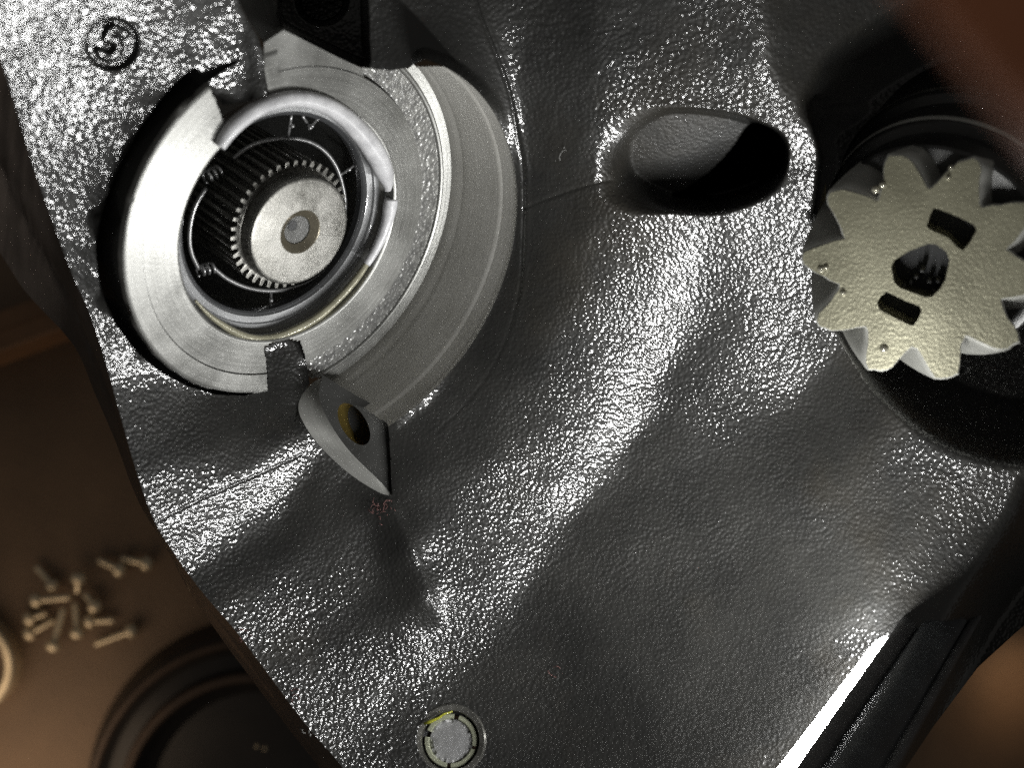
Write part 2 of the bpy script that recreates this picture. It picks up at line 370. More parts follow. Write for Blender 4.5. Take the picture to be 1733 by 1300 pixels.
def solve_cast():
    G = 10; xs = np.arange(-80, 1821, G); ys = np.arange(-80, 1401, G)
    X, Y = np.meshgrid(xs, ys); U, Vv = X-CX, CY-Y
    # first guess of depth for the light directions
    zc = np.array(ZC); zx, zy, zz = zc[:, 0], zc[:, 1], zc[:, 2]
    extra = np.array([(100, 100, 520), (1200, 60, 230), (1200, 400, 80), (1000, 700, -60), (1500, 900, -170), (1000, 1200, -170), (400, 900, 120), (600, 1200, -100)])
    zx = np.append(zx, extra[:, 0]); zy = np.append(zy, extra[:, 1]); zz = np.append(zz, extra[:, 2])
    d2 = (X[..., None]-zx)**2+(Y[..., None]-zy)**2+400.; wi = d2**-1.5; Zg = (wi*zz).sum(-1)/wi.sum(-1)
    t = np.array([(q[0], q[1], -abs(q[2]), *(q[3:] if len(q) > 3 else (.5, -.86) if q[0] < 660 and q[1] > 540 else (.25, -.97) if q[0] > 1000 and q[1] > 720 and abs(q[2]) > .2 else (.81, -.59))) for q in TILT]); d2 = (X[..., None]-t[:, 0])**2+(Y[..., None]-t[:, 1])**2+60.; wi = d2**-1.9; OV = np.stack([(wi*(t[:, 2]*t[:, k])).sum(-1)/wi.sum(-1) for k in (3, 4)], -1)*1.2
    b0, b1 = BAR_A, BAR_B
    for it in range(4):
        P = np.stack([U*(1-Zg/F), Vv*(1-Zg/F), Zg], -1)
        v = CAMP-P; v /= np.linalg.norm(v, axis=-1, keepdims=True)
        def hv(s):
            l = b0+(b1-b0)*s-P; l /= np.linalg.norm(l, axis=-1, keepdims=True); h = v+l
            return h[..., :2]/np.maximum(h[..., 2:], .15)
        h0 = hv(.8)
        pq = h0+OV
        nrm = np.concatenate([pq, np.ones(pq.shape[:2]+(1,))], -1)
        den = np.maximum(nrm[..., 2]-(U*nrm[..., 0]+Vv*nrm[..., 1])/F, .35)
        gu, gv = nrm[..., 0]/den/F, nrm[..., 1]/den/F
        # solve for rho = ln(F-Z)
        gx = .5*(gu[:, 1:]+gu[:, :-1])*G; gy = -.5*(gv[1:]+gv[:-1])*G
        ins = in_poly(X, Y, BORE) | in_poly(X, Y, WELL)
        wgt = np.where(ins, .01, 1.)
        wx = np.minimum(wgt[:, 1:], wgt[:, :-1]); wy = np.minimum(wgt[1:], wgt[:-1])
        Mz = np.full(X.shape, 1e-6); bz = 1e-6*np.log(F-Zg)
        for x, y, z, wt in ZC:
            i = int(round((y+80)/G)); j = int(round((x+80)/G))
            if 0 <= i < len(ys) and 0 <= j < len(xs): Mz[i, j] += wt; bz[i, j] += wt*math.log(F-z)
        def op(r):
            o = Mz*r; a = wx*(r[:, 1:]-r[:, :-1]); b = wy*(r[1:]-r[:-1])
            o[:, 1:] += a; o[:, :-1] -= a; o[1:] += b; o[:-1] -= b
            return o
        rhs = bz.copy(); a = wx*gx; b = wy*gy
        rhs[:, 1:] += a; rhs[:, :-1] -= a; rhs[1:] += b; rhs[:-1] -= b
        r = np.log(F-Zg); res = rhs-op(r); p = res.copy(); rs = (res*res).sum()
        for k in range(2500):
            Ap = op(p); al = rs/(p*Ap).sum(); r = r+al*p; res = res-al*Ap; rn = (res*res).sum()
            if rn < 1e-16: break
            p = res+(rn/rs)*p; rs = rn
        Zg = F-np.exp(r)
    return xs, ys, Zg
XS, YS, ZG = solve_cast()
def cubic_up(a, q, x0, step):                        # separable cubic B-free (Catmull-Rom) resample along axis 0
    t = (q-x0)/step; i = np.clip(np.floor(t).astype(int), 1, a.shape[0]-3); f = (t-i)[:, None]
    p0, p1, p2, p3 = a[i-1], a[i], a[i+1], a[i+2]
    return .5*((2*p1)+(-p0+p2)*f+(2*p0-5*p1+4*p2-p3)*f*f+(-p0+3*p1-3*p2+p3)*f**3)
for _ in range(2):                                   # light smoothing of the coarse solution
    k = ZG.copy(); k[1:-1, 1:-1] = .5*ZG[1:-1, 1:-1]+.125*(ZG[:-2, 1:-1]+ZG[2:, 1:-1]+ZG[1:-1, :-2]+ZG[1:-1, 2:]); ZG = k
def base_z(px, py):                                  # smooth depth at scattered points (bilinear)
    px = np.asarray(px, float); py = np.asarray(py, float)
    j = np.clip((px+80)/10, 0, len(XS)-1.001); i = np.clip((py+80)/10, 0, len(YS)-1.001)
    a, b = i.astype(int), j.astype(int); u, v = i-a, j-b
    return (ZG[a, b]*(1-u)*(1-v)+ZG[a+1, b]*u*(1-v)+ZG[a, b+1]*(1-u)*v+ZG[a+1, b+1]*u*v)

def build_cast(parent):
    st = 2.0; xs = np.arange(-50, 1784, st); ys = np.arange(-50, 1351, st)
    Z = cubic_up(ZG, ys, -80, 10); Z = cubic_up(Z.T.copy(), xs, -80, 10).T
    X, Y = np.meshgrid(xs, ys)
    # polygons that cut the skin: pull the nearest grid corners onto the outline
    hole = np.zeros(X.shape, bool)
    cx, cy = .25*(X[1:, 1:]+X[1:, :-1]+X[:-1, 1:]+X[:-1, :-1]), .25*(Y[1:, 1:]+Y[1:, :-1]+Y[:-1, 1:]+Y[:-1, :-1])
    dead = np.zeros(cx.shape, bool)
    X2, Y2 = X.copy(), Y.copy()
    for poly in (BORE, LEFT_OUT, RIGHT_OUT, BUSH):
        dead |= in_poly(cx, cy, poly)
        px = [q[0] for q in poly]; py = [q[1] for q in poly]
        jj = np.where((xs > min(px)-5) & (xs < max(px)+5))[0]; ii = np.where((ys > min(py)-5) & (ys < max(py)+5))[0]
        if len(ii) == 0 or len(jj) == 0: continue
        sl = (slice(ii[0], ii[-1]+1), slice(jj[0], jj[-1]+1))
        d, bx, by = dist_line(X[sl], Y[sl], poly, True); m = d < st*.72
        X2[sl] = np.where(m, bx, X2[sl]); Y2[sl] = np.where(m, by, Y2[sl])
    # relief added to the smooth form -------------------------------------------------
    dD, bx, by = dist_line(X, Y, D_SEG); target = Z+plane_z(bx, by, 167.0)-base_z(bx, by)
    dZ = np.where(dD < 80, (target-Z)*(1-sstep(dD/np.where(Y < 320, 22., 80.))), 0); Z = Z+dZ*sstep((735-Y)/160)        # lies up against the bored edge
    # oval window
    ins = in_poly(X, Y, OVAL); d, _, _ = dist_line(X, Y, OVAL, True)
    sd = np.where(ins, d, -d)
    edge = 12+26*sstep((Y-270)/50)+64*sstep((1150-X)/120)
    dep = 4+.2*(X-1040)+.55*(Y-190)
    Z = Z-np.maximum(dep, 6)*sstep((sd+edge*.35)/edge)
    ins2 = in_poly(X, Y, OVHOLE); d2, _, _ = dist_line(X, Y, OVHOLE, True)
    Z = Z-420*np.where(ins2, sstep((d2+2)/9), 0)
    # well round the pinion, its upper left stretched to imitate the pinion's cast shadow
    ins = in_poly(X, Y, WELL); d, _, _ = dist_line(X, Y, WELL); sd = np.where(ins, d, -d)
    wid = 16+44*sstep((Y-480)/200)+40*sstep((240-Y)/60)
    Z = Z-700*sstep((sd+wid*.3)/(wid*2.2))**1.5
    # the casting falls away beyond its right-hand rim
    rim = [(1900, 700), (1720, 800), (1700, 850), (1650, 930), (1600, 1000), (1560, 1070), (1500, 1180), (1440, 1400)]
    d, _, _ = dist_line(X, Y, rim); right_of = in_poly(X, Y, rim+[(1900, 1400)])
    Z = Z-np.where(right_of, 260*sstep(d/110)**1.3, 0)
    # dark recess above the bearing seat
    ins = in_poly(X, Y, DARKTOP); d, _, _ = dist_line(X, Y, DARKTOP, True)
    Z = Z-np.where(ins, 110*sstep(d/14)+200*sstep((46-np.hypot(X-545, (Y-0)*1.05))/10), 0)
    # seams and creases
    def groove(pts, depth, wd, step=0):
        nonlocal Z
        d, bx, by = dist_line(X, Y, pts); Z = Z-depth*np.exp(-(d/wd)**2)
    groove(spline([(887, 352), (930, 335), (985, 316), (1034, 304)], 5), 1.8, 2.6)
    crease = spline([(800, -50), (808, 10), (835, 80), (860, 150), (876, 230), (886, 300), (884, 420), (877, 500), (850, 590), (800, 670), (740, 730)], 5)
    fade = 1-.75*sstep((Y-420)/200)
    d, bx, by = dist_line(X, Y, crease); Z = Z-2.4*fade*np.exp(-(d/2.6)**2)
    d, bx, by = dist_line(X-7, Y, crease); Z = Z+1.0*fade*np.exp(-(d/4)**2)
    dx_, dy_ = .51, .86                                   # the bank that carries the bright band, lower left
    sd_ = (X-400)*dx_+(Y-846)*dy_; Z = Z-13*sstep((sd_+45)/90)*sstep((560-X)/90)*(1-sstep((sd_-60)/90)*1.0)
    groove(spline([(268, 882), (340, 845), (430, 806), (508, 770)], 5), 1.6, 2.4)
    groove([(610, 890), (700, 820)], 0, 3)
    # sharp lip running down from the point of the spotface
    d, bx, by = dist_line(X, Y, spline([(655, 850), (690, 915), (715, 975), (738, 1045)], 6)); lf = (X-bx)*.86-(Y-by)*.5 < 0
    Z = Z+9*np.exp(-(d/np.where(lf, 34., 11.))**2)*sstep((Y-835)/30)*sstep((1075-Y)/60)
    # casting mark: sunk disc with the figure 5 standing in it
    c, s_ = math.cos(R(-28)), math.sin(R(-28)); mx, my = X-190, Y-74
    a_, b_ = mx*c-my*s_, mx*s_+my*c
    rr = np.hypot(a_, b_); pit = sstep((46-rr)/5)
    five = [(14, -27), (-10, -27), (-13, -4), (2, -9), (14, 0), (15, 14), (5, 26), (-14, 25)]
    d5, _, _ = dist_line(a_, b_, spline([(u_*.9, v_*.9) for u_, v_ in five], 4)); Z = Z-11*pit+10*pit*sstep((8-d5)/3.5)
    # foundry roughness
    sh = X.shape
    rough = vnoise(sh, 4, 11)*.45+vnoise(sh, 8, 12)*.5+vnoise(sh, 17, 13)*.5+vnoise(sh, 45, 14)*1.2
    blot = .55+.45*sstep((vnoise(sh, 60, 15)+.6)/1.6)
    damp = sstep(dD/30)*.7+.3
    Z = Z+rough*blot*damp*.26
    lump = vnoise(sh, 22, 21); lm = sstep((Y-880)/120)*sstep((900-X)/200)
    Z = Z+lump*.8*lm
    k = 1-Z/F
    V = np.stack([(X2-CX)*k, (CY-Y2)*k, Z], -1).reshape(-1, 3)
    ny, nx = X.shape; idx = np.arange(nx*ny).reshape(ny, nx)
    q = np.stack([idx[:-1, :-1], idx[1:, :-1], idx[1:, 1:], idx[:-1, 1:]], -1)[~dead]
    used = np.unique(q); re = np.full(nx*ny, -1); re[used] = np.arange(len(used)); q = re[q]; V = V[used]
    off = origin_of(parent); co = (V*S-off).astype(np.float32)
    me = bpy.data.meshes.new('cast_shell'); nf = len(q)
    me.vertices.add(len(co)); me.vertices.foreach_set('co', co.ravel())
    me.loops.add(nf*4); me.loops.foreach_set('vertex_index', q.ravel().astype(np.int32))
    me.polygons.add(nf); me.polygons.foreach_set('loop_start', np.arange(0, nf*4, 4, dtype=np.int32))
    gr = 1-.42*sstep((X2+Y2*.35-20 < 460)*1.)*sstep((560-Y2)/160)*sstep((470-X2)/60)
    gr *= 1-.35*(1-sstep((dD-20)/130)); gr *= 1-.6*sstep((np.where(in_poly(X, Y, OVAL), 1, -1)*dist_line(X, Y, OVAL, True)[0]+14)/22)
    gr *= 1+.25*sstep((Y2-900)/150)*sstep((800-X2)/150)
    me.update(calc_edges=True); me.validate(); me.shade_smooth()
    at = me.attributes.new('grain', 'FLOAT', 'POINT'); at.data.foreach_set('value', gr.reshape(-1)[used].astype(np.float32)); me.materials.append(M['cast'])
    o = bpy.data.objects.new('cast_shell', me); col.objects.link(o); o.parent = parent
    return o

housing = thing('gearbox_housing', P0-AX*150, 'oily grey cast aluminium gearbox housing filling the picture', 'gearbox housing')
build_cast(housing)
# outer side of the housing along the left edge
OUTER = spline([(-120, 250), (0, 433), (46, 500), (122, 585), (157, 664), (194, 751), (231, 848), (286, 941), (318, 1002), (378, 1090), (436, 1168), (496, 1248), (546, 1312), (606, 1400)], 7)
def resample(pts, n):
    P = np.array(pts); L = np.r_[0, np.cumsum(np.hypot(*np.diff(P, axis=0).T))]; s = np.linspace(0, L[-1], n)
    return np.stack([np.interp(s, L, P[:, 0]), np.interp(s, L, P[:, 1])], 1)
a2 = resample(SIL, 240); b2 = resample(OUTER, 240)
za = base_z(a2[:, 0], a2[:, 1]); A3 = np.array([W(x, y, z+.3) for (x, y), z in zip(a2, za)])
B3 = np.array([W(x, y, z-190) for (x, y), z in zip(b2, za)])
nz1 = rng.standard_normal((9, 240))
def side_relief(t, m):
    k = int(round(t*8)); g = np.convolve(nz1[k], np.ones(5)/5, 'same')*(4 if 0 < k < 8 else (3 if k == 8 else 0))
    step = -14 if k in (4,) else (-9 if k > 4 else 0)
    return np.stack([g*.3, g*.3, np.full(m, float(step))+g], 1)
strip('side_wall', A3, B3, 'side', housing, 8, side_relief)

tr = BORE[:20]; trz = [W(x, y, float(base_z(x, y))) for x, y in tr]
strip('trough_wall', trz, [q-AX*190 for q in trz], 'cast', housing, 6)
# ------------- machined seat: rings turned about the shaft axis
SLOT = [(454, 700), (452, 645), (450, 610), (446, 588), (462, 579), (485, 573), (508, 577), (516, 600), (521, 630), (524, 700)]
TABGAP = [(352, 140), (378, 205), (379, 245), (420, 210), (455, 185), (454, 158), (440, 60), (330, 90)]
cut = lambda x, y: ~(in_poly(x, y, SLOT) | in_poly(x, y, TABGAP))
qa = on_plane(np.array([345., 480., 590., 680., 470., 560.]), np.array([150., 50., 104., 110., 640., 640.]), 0.)
def left_only(x, y):     # the wide outer ring stands on the left and along the top
    return cut(x, y) & ((x < 500) | (y < 118)) & ~((x > 455) & (y > 500))
wr = rng.standard_normal(256); wr = np.convolve(np.r_[wr, wr], np.ones(3)/3, 'same')[:256]
wrf = np.interp(np.linspace(0, 256, 900, endpoint=False), np.arange(257), np.r_[wr, wr[0]])

def burr(k, A): return (wrf*1.8 if k >= 11 else np.zeros(len(A)), wrf*.9 if k >= 12 else np.zeros(len(A)))
lathe('boss_rim', [(264.5, -4), (264.5, 3), (293, 4), (297, 2.5), (299, -2), (299.5, -7)], 'mach', housing, keep=lambda x, y: left_only(x, y) & (x < 470), n=900, fine=4, wob=burr)
lathe('boss_skirt', [(298, -6), (300, -120), (312, -170), (380, -200), (460, -190)], 'cast', housing, keep=lambda x, y: (x < 400) & (y < 668) & ~in_poly(x-16, y, LEFT_OUT))
lathe('seat_face', [(202, -30), (203, -2), (206, 0), (262.5, 0), (264, -3)], 'mach', housing, keep=lambda x, y: cut(x, y), n=900, fine=4)
# flat land above the seat, with the straight machined edge
land = [(447, 118), (447, 72), (480, 50), (520, 70), (555, 88), (592, 106), (611, 114)]
arc = circ_seg(264.5, 1, (620, 122), (450, 121), 24)
L3 = [on_plane(x, y, 1.0) for x, y in land+arc]
loops_prism('land_face', [L3], None, None, 'mach', housing)
lo3 = [on_plane(x, y, -45.) for x, y in [(447, 72), (480, 50), (520, 70), (555, 88), (592, 106)]]
up3 = [on_plane(x, y, 1.2) for x, y in [(447, 72), (480, 50), (520, 70), (555, 88), (592, 106)]]
strip('land_edge', up3, [W(x, y-10, q[2]-40) for (x, y), q in zip([(447, 72), (480, 50), (520, 70), (555, 88), (592, 106)], up3)], 'mach', housing, 3)
strip('grey_rib', [W(400, -40, 260), W(404, 0, 255), W(420, 32, 250), W(446, 72, 240)], [W(462, -40, 235), W(463, 0, 230), W(472, 36, 228), W(481, 50, 226)], 'mach', housing, 5)
right = lambda x, y: (x+y*.35 > 585) & cut(x, y) & (y > 113) & ~((x < 546) & (y > 640))
lathe('porous_ring', [(265, -16), (268, -13), (308, -12)], 'porous', housing, keep=lambda x, y: right(x, y) & ~in_poly(x, y, [(500, 640), (548, 636), (660, 722), (500, 800)]), n=700, fine=5)
lathe('bright_ridge', [(308, -14), (310, -8), (313, -6.5), (316, -8), (318, -13), (333, -8)], 'mach', housing, keep=lambda x, y: right(x, y), n=400)
TRI = [(520, 625), (545, 640), (656, 718), (660, 760), (500, 800)]
lathe('bored_wall', [(333, -9), (333.5, 10), (335, 22), (334, 30), (332, 120), (332.5, 124), (335, 128), (335, 160), (332.4, 167), (331.5, 169)], 'wall', housing, keep=lambda x, y: (x+y*.2 > 640) & (y > 112) & ~((x < 548) & (y > 600)) & ~in_poly(x, y, TRI), n=900, sharp=25, fine=6)
lathe('seat_bore', [(203, -28), (196, -34), (196, -60), (190, -80), (190, -420)], 'mach', housing)
# disc closing the bore, painted black for the shade down there
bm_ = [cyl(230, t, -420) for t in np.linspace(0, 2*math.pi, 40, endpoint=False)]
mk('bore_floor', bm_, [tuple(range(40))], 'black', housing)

# ------------- drilled spotface below the seat
def zline(pts): return [W(x, y, z) for x, y, z in pts]
z1 = float(base_z(506, 690)); zd = plane_z(656, 718, 167.)
dp = [(545, 640, -40), (656, 718, zd-95), (662, 780, zd-110), (664, 838, zd-60)]
inner = spline([(664, 838, zd-62), (640, 812, zd-72), (590, 762, zd-70), (556, 712, zd-40), (540, 672, 0), (545, 640, 10)], 6)
nface = 0
fx = np.array([W(545, 640, -20), W(664, 838, zd-45), W(656, 718, zd-60)])
nf = np.cross(fx[1]-fx[0], fx[2]-fx[0]); nf /= np.linalg.norm(nf); nf = nf if nf[2] > 0 else -nf
def on_face(x, y, dz=0): return on_plane(np.float64(x), np.float64(y), dz, nf, fx[0])
outl = [on_face(x, y) for x, y, z in inner]+[on_face(x, y) for x, y in [(545, 634), (600, 668), (670, 705), (675, 780), (672, 836)]]
hole2 = [(607+math.cos(t)*27*math.cos(R(62))-math.sin(t)*47*math.sin(R(62))*.0+0, 0) for t in [0]]
def ell(cx_, cy_, a_, b_, rot, n=36):
    return [(cx_+a_*math.cos(t)*math.cos(rot)-b_*math.sin(t)*math.sin(rot), cy_+a_*math.cos(t)*math.sin(rot)+b_*math.sin(t)*math.cos(rot)) for t in np.linspace(0, 2*math.pi, n, endpoint=False)]
HO = ell(599, 718, 40, 21, R(58))
loops_prism('spotface', [outl, [on_face(x, y) for x, y in HO]], None, None, 'shaded_face', housing)
Ho3 = [on_face(x, y) for x, y in HO+HO[:1]]
port = strip('port_bore', Ho3, [on_face(x, y, 0)+np.array([13, -5, -60]) for x, y in HO+HO[:1]], 'brass', housing, 4)
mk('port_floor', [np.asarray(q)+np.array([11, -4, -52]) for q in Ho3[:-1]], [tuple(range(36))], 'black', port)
oc = spline([(665, 840), (640, 833), (590, 801), (540, 754), (512, 713), (505, 688), (512, 667), (530, 647), (545, 640)], 6)
ic = resample([(q[0], q[1]) for q in inner], len(oc))
O3 = [W(x, y, float(base_z(x, y))+1) for x, y in oc]; I3 = [on_face(x, y) for x, y in ic]
O3[-1] = np.asarray(I3[-1])+np.array([0, 0, 4.]); O3[0] = np.asarray(I3[0])+np.array([0, 0, 4.])
strip('spotface_wall', O3, I3, 'lip', housing, 5)

# ================================================================= THINGS IN THE BORE
seal = thing('shaft_seal', P0-AX*60, 'grey rubber lip seal around the dark opening of the bearing bore', 'oil seal')
lathe('lip', [(170, -62), (170.5, -50), (173, -47), (177, -48)], 'seal_dark', seal)
lathe('seal_band', [(177, -48), (178, -44), (188, -42), (189.5, -38), (193.5, -37), (196.5, -34)], 'seal', seal)

ring = thing('sealing_bead', P0-AX*20, 'squeezed white sealing bead, broken at its right, round the shaft seal', 'sealing ring')
wp = spline([(372, 248, 8), (384, 228, 10), (402, 208, 11), (430, 187, 11), (462, 173, 11), (500, 166, 11), (540, 173, 12), (578, 193, 13), (612, 226, 15), (636, 260, 16), (650, 290, 14), (656, 308, 9), (656, 322, 5)], 6)
tube('white_bead', [on_plane(x, y, 6.-8*sstep(i/len(wp)*1.6-.5)) for i, (x, y, r) in enumerate(wp)], [r*1.15 for x, y, r in wp], 'white', ring, 12)
wp = spline([(662, 336, 10), (660, 350, 11), (655, 375, 9), (646, 400, 8), (634, 425, 7), (620, 447, 6)], 6)
tube('white_bead', [on_plane(x, y, -9.) for x, y, r in wp], [r*1.15 for x, y, r in wp], 'white', ring, 12)
wp = spline([(620, 447, 6), (600, 475, 7), (570, 508, 7), (535, 538, 8), (495, 560, 8), (460, 572, 8), (425, 572, 7), (390, 558, 6), (355, 534, 4), (330, 508, 2)], 6)
tube('amber_bead', [on_plane(x, y, -12.) for x, y, r in wp], [r for x, y, r in wp], 'amber', ring, 12)

wire = thing('wire_retainer', P0-AX*70, 'thin wire ring with short spokes inside the bearing bore', 'wire ring')
def wpt(px, py, h=-85.): return on_plane(np.float64(px), np.float64(py), h)
WR = spline([(395, 268), (420, 249), (450, 238), (486, 234), (520, 238), (548, 254), (568, 280), (580, 315), (584, 352), (578, 400), (562, 440), (535, 470), (500, 486), (460, 492), (420, 487), (385, 472), (360, 452)], 5)
tube('wire_hoop', [wpt(x, y) for x, y in WR], 3.9, 'wire', wire)
WL = spline([(349, 318), (330, 350), (321, 390), (323, 425), (336, 455)], 5)
tube('wire_hoop', [wpt(x, y) for x, y in WL], 3.9, 'wire', wire)
def coil(x0, y0, x1, y1, n=3, r=9):
    a_, b_ = np.array(wpt(x0, y0)), np.array(wpt(x1, y1)); d = b_-a_; d /= np.linalg.norm(d); u = np.cross(d, [0, 0, 1.]); u /= np.linalg.norm(u); v = np.cross(d, u)
    t = np.linspace(0, 1, 40); return [a_+(b_-a_)*s+r*(u*math.cos(2*math.pi*n*s)+v*math.sin(2*math.pi*n*s)) for s in t]
tube('wire_coil', coil(345, 300, 372, 288), 2.4, 'wire', wire, 6)
tube('wire_coil', coil(334, 458, 360, 452), 2.4, 'wire', wire, 6)
for (x0, y0, x1, y1, kx, ky) in [(493, 194, 487, 235, 494, 212), (604, 276, 576, 296, 590, 286), (457, 524, 459, 492, 458, 508), (583, 430, 570, 424, 579, 430), (512, 196, 524, 214, 524, 215), (538, 200, 525, 215, 527, 212)]:
    sp = tube('spoke', [on_plane(x0+(x1-x0)*t, y0+(y1-y0)*t, -62-23*t) for t in np.linspace(0, 1, 5)], 2.6, 'wire', wire, 6)
    if abs(kx-x0)+abs(ky-y0) > 3:
        c0 = on_plane(np.float64(kx), np.float64(ky), -70.)
        tube('drop', [c0+AX*t for t in (-4, -2, 1, 4, 5)], [1, 3.4, 4.4, 3, .5], 'wire', sp, 8)

shaft = thing('splined_shaft', P0-AX*200, 'oily steel shaft end with fine splines and a centre drilling', 'shaft')
lathe('shaft_end', [(99, -8), (93, -6), (93, 17), (90.5, 21.5), (88, 22), (37.5, 22)], 'steel', shaft, n=160, sharp=30)
lathe('countersink', [(37.6, 22), (36, 21.4), (24, 13)], 'tarnish', shaft, n=80)
cdr = lathe('centre_drilling', [(24.2, 13.2), (23, 11.5), (.5, 11)], 'drill', shaft, n=48)
lathe('pilot_hole', [(8.5, 12.4), (8, 11.8), (.5, 11.6)], 'black', cdr, p=P0-E1*11+E2*6, n=20)
NT = 42; V = []; Fc = []; pro = [(-.5, 98), (-.3, 99), (-.16, 110), (.16, 110), (.3, 99)]
for h in (-7., -120., -330.):
    for i in range(NT):
        for f, r in pro:
            V.append(cyl(r, 2*math.pi*(i+f)/NT, h))
n5 = NT*5
for k in range(2):
    for i in range(n5): Fc.append((k*n5+i, k*n5+(i+1) % n5, (k+1)*n5+(i+1) % n5, (k+1)*n5+i))
for i in range(n5): V.append(cyl(90, 2*math.pi*(i//5+pro[i % 5][0])/NT, -6.5))
for i in range(n5): Fc.append((i, (i+1) % n5, 3*n5+(i+1) % n5, 3*n5+i))
mk('spline_teeth', V, Fc, 'steel', shaft, False)

# ================================================================= PINION
PZ = 250.
PC = W(1560, 455, PZ); vdir = CAMP-PC; vdir /= np.linalg.norm(vdir)
PA = vdir+np.array([-.10, -.24, 0]); PA /= np.linalg.norm(PA); k0 = F/(F-PZ)
pin = thing('pinion_gear', PC-PA*300, 'tan sintered helical pinion with ten rounded teeth at the right edge', 'pinion gear')
ks = 1/k0*1.04
pe1, pe2 = basis(PA)
# angle offset so that tooth tips land where the photo has them (one tip at 104 degrees)
def scr_ang(P): q = proj(P)-proj(PC[None])[0]; return np.degrees(np.arctan2(-q[..., 1], q[..., 0]))
aa = np.linspace(0, 2*math.pi, 721); sa = scr_ang(cyl(150., aa[:, None], 0, PA, PC)); t0 = aa[np.argmin(np.abs((sa-104+180) % 360-180))]
def tooth_outline(r_in=136, r_out=194, n=10):
    out = []
    for i in range(n):
        for f, r in [(-.5, r_in), (-.45, r_in+3), (-.38, r_in+13), (-.30, r_in+25), (-.235, r_in+38), (-.175, r_out-8), (-.10, r_out-1), (-.02, r_out), (.06, r_out-2), (.135, r_out-9), (.195, r_in+38), (.26, r_in+24), (.35, r_in+11), (.44, r_in+2)]:
            jit = 1+.016*math.sin(i*7.3+f*17)+.006*math.sin(i*3.1+f*41)
            out.append((r*ks*jit, t0+2*math.pi*(i+f)/n))
    return out
TO = tooth_outline()
def pcyl(r, t, h): return cyl(r, t, h, PA, PC)
def scr_to_face(x, y, h=0): return on_plane(np.float64(x), np.float64(y), h, PA, PC)
front = [pcyl(r-3.2, t, 0) for r, t in TO]
hexh = [(1508, 452), (1514, 440), (1540, 424), (1572, 412), (1584, 413), (1602, 426), (1607, 440), (1600, 474), (1592, 488), (1578, 502), (1566, 503), (1524, 488), (1513, 478)]
sl1 = [(1568, 384), (1573, 366), (1580, 352), (1590, 354), (1620, 366), (1648, 380), (1653, 390), (1642, 410), (1630, 424), (1622, 420), (1604, 402), (1576, 390)]
sl2 = [(1484, 512), (1490, 502), (1500, 494), (1508, 497), (1534, 510), (1556, 518), (1560, 526), (1553, 542), (1545, 552), (1536, 549), (1510, 536), (1488, 524)]
holes = [hexh, sl1, sl2]
loops_prism('gear_face', [front]+[[scr_to_face(x, y) for x, y in h] for h in holes], None, None, 'sinter', pin)
bev = [pcyl(r-3 if r > 165*ks else r, t, 0) for r, t in TO]
TWIST = -2.5
lev = [(0, 0), (-3, 0)]+[(-4-h, (4+h)/240*.37) for h in range(0, 237, 16)]
V = []; n_ = len(TO)
for h, tw in lev: V += [pcyl(r-(3.2 if h > -1 else 0), t+TWIST*tw, h) for r, t in TO]
Fc = [(k*n_+i, k*n_+(i+1) % n_, (k+1)*n_+(i+1) % n_, (k+1)*n_+i) for k in range(len(lev)-1) for i in range(n_)]
mk('gear_teeth', V, Fc, 'flank', pin, True, None, 40)
for h, nm in zip(holes, ('hub_hole', 'slot', 'slot')):
    A = [scr_to_face(x, y) for x, y in h+h[:1]]
    ho = strip(nm, A, [q-PA*45 for q in A], 'sinter', pin, 3)
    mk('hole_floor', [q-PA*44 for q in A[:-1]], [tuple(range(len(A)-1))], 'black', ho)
# splined pin seen inside the hub hole
for i, (x, y) in enumerate([(1533, 478), (1544, 472), (1553, 463), (1563, 452), (1575, 470), (1583, 487), (1590, 470)]):
    q = scr_to_face(x, y, -40.); tube('inner_spline', [q+PA*t for t in (-4, 8, 22, 26)], [4, 4.5, 4, 1.5], 'steel_dark', pin, 8)
for (x, y, r) in [(1482, 320, 7), (1494, 312, 6), (1390, 455, 7), (1398, 452, 5), (1496, 590, 8), (1610, 283, 5), (1605, 300, 4), (1427, 495, 6)]:
    q = scr_to_face(x, y, 0.); tube('burr', [q+PA*t for t in (-3, 1, 4, 6)], [r*.9, r*.9, r*.65, r*.2], 'oil_drop', pin, 10)
hub = thing('pinion_flange', PC-PA*420, 'dark stepped steel flange behind the tan pinion gear', 'flange')
HA = vdir+np.array([-.42, -.62, 0]); HA /= np.linalg.norm(HA); HC = PC-PA*60
lathe('drum', [(120, -20), (176, -22), (180, -26), (180, -62), (176, -66), (176, -84), (190, -88), (194, -94), (194, -150), (190, -154), (190, -172), (204, -178), (208, -186), (208, -330), (120, -340)], 'steel_dark', hub, HA, HC, 180)
lathe('rim_glint', [(194.5, -92), (196.5, -95), (196.5, -102), (194.5, -104)], 'flank', hub, HA, HC, 180)  # pale bands paint the highlights along the drum's edges
lathe('rim_glint', [(208.5, -184), (210, -187), (210, -194), (208.5, -196)], 'steel', hub, HA, HC, 180)
shim = thing('brass_shim', W(1385, 335, -330), 'thin brass coloured shim edge between the casting rim and the pinion', 'shim')
sp_ = spline([(1383, 385), (1378, 350), (1380, 312), (1386, 285)], 5); sq_ = spline([(1400, 385), (1398, 350), (1398, 312), (1400, 285)], 5)
strip('shim_plate', [W(x, y, -150) for x, y in sp_], [W(x, y, -175) for x, y in sq_], 'shim', shim, 3)

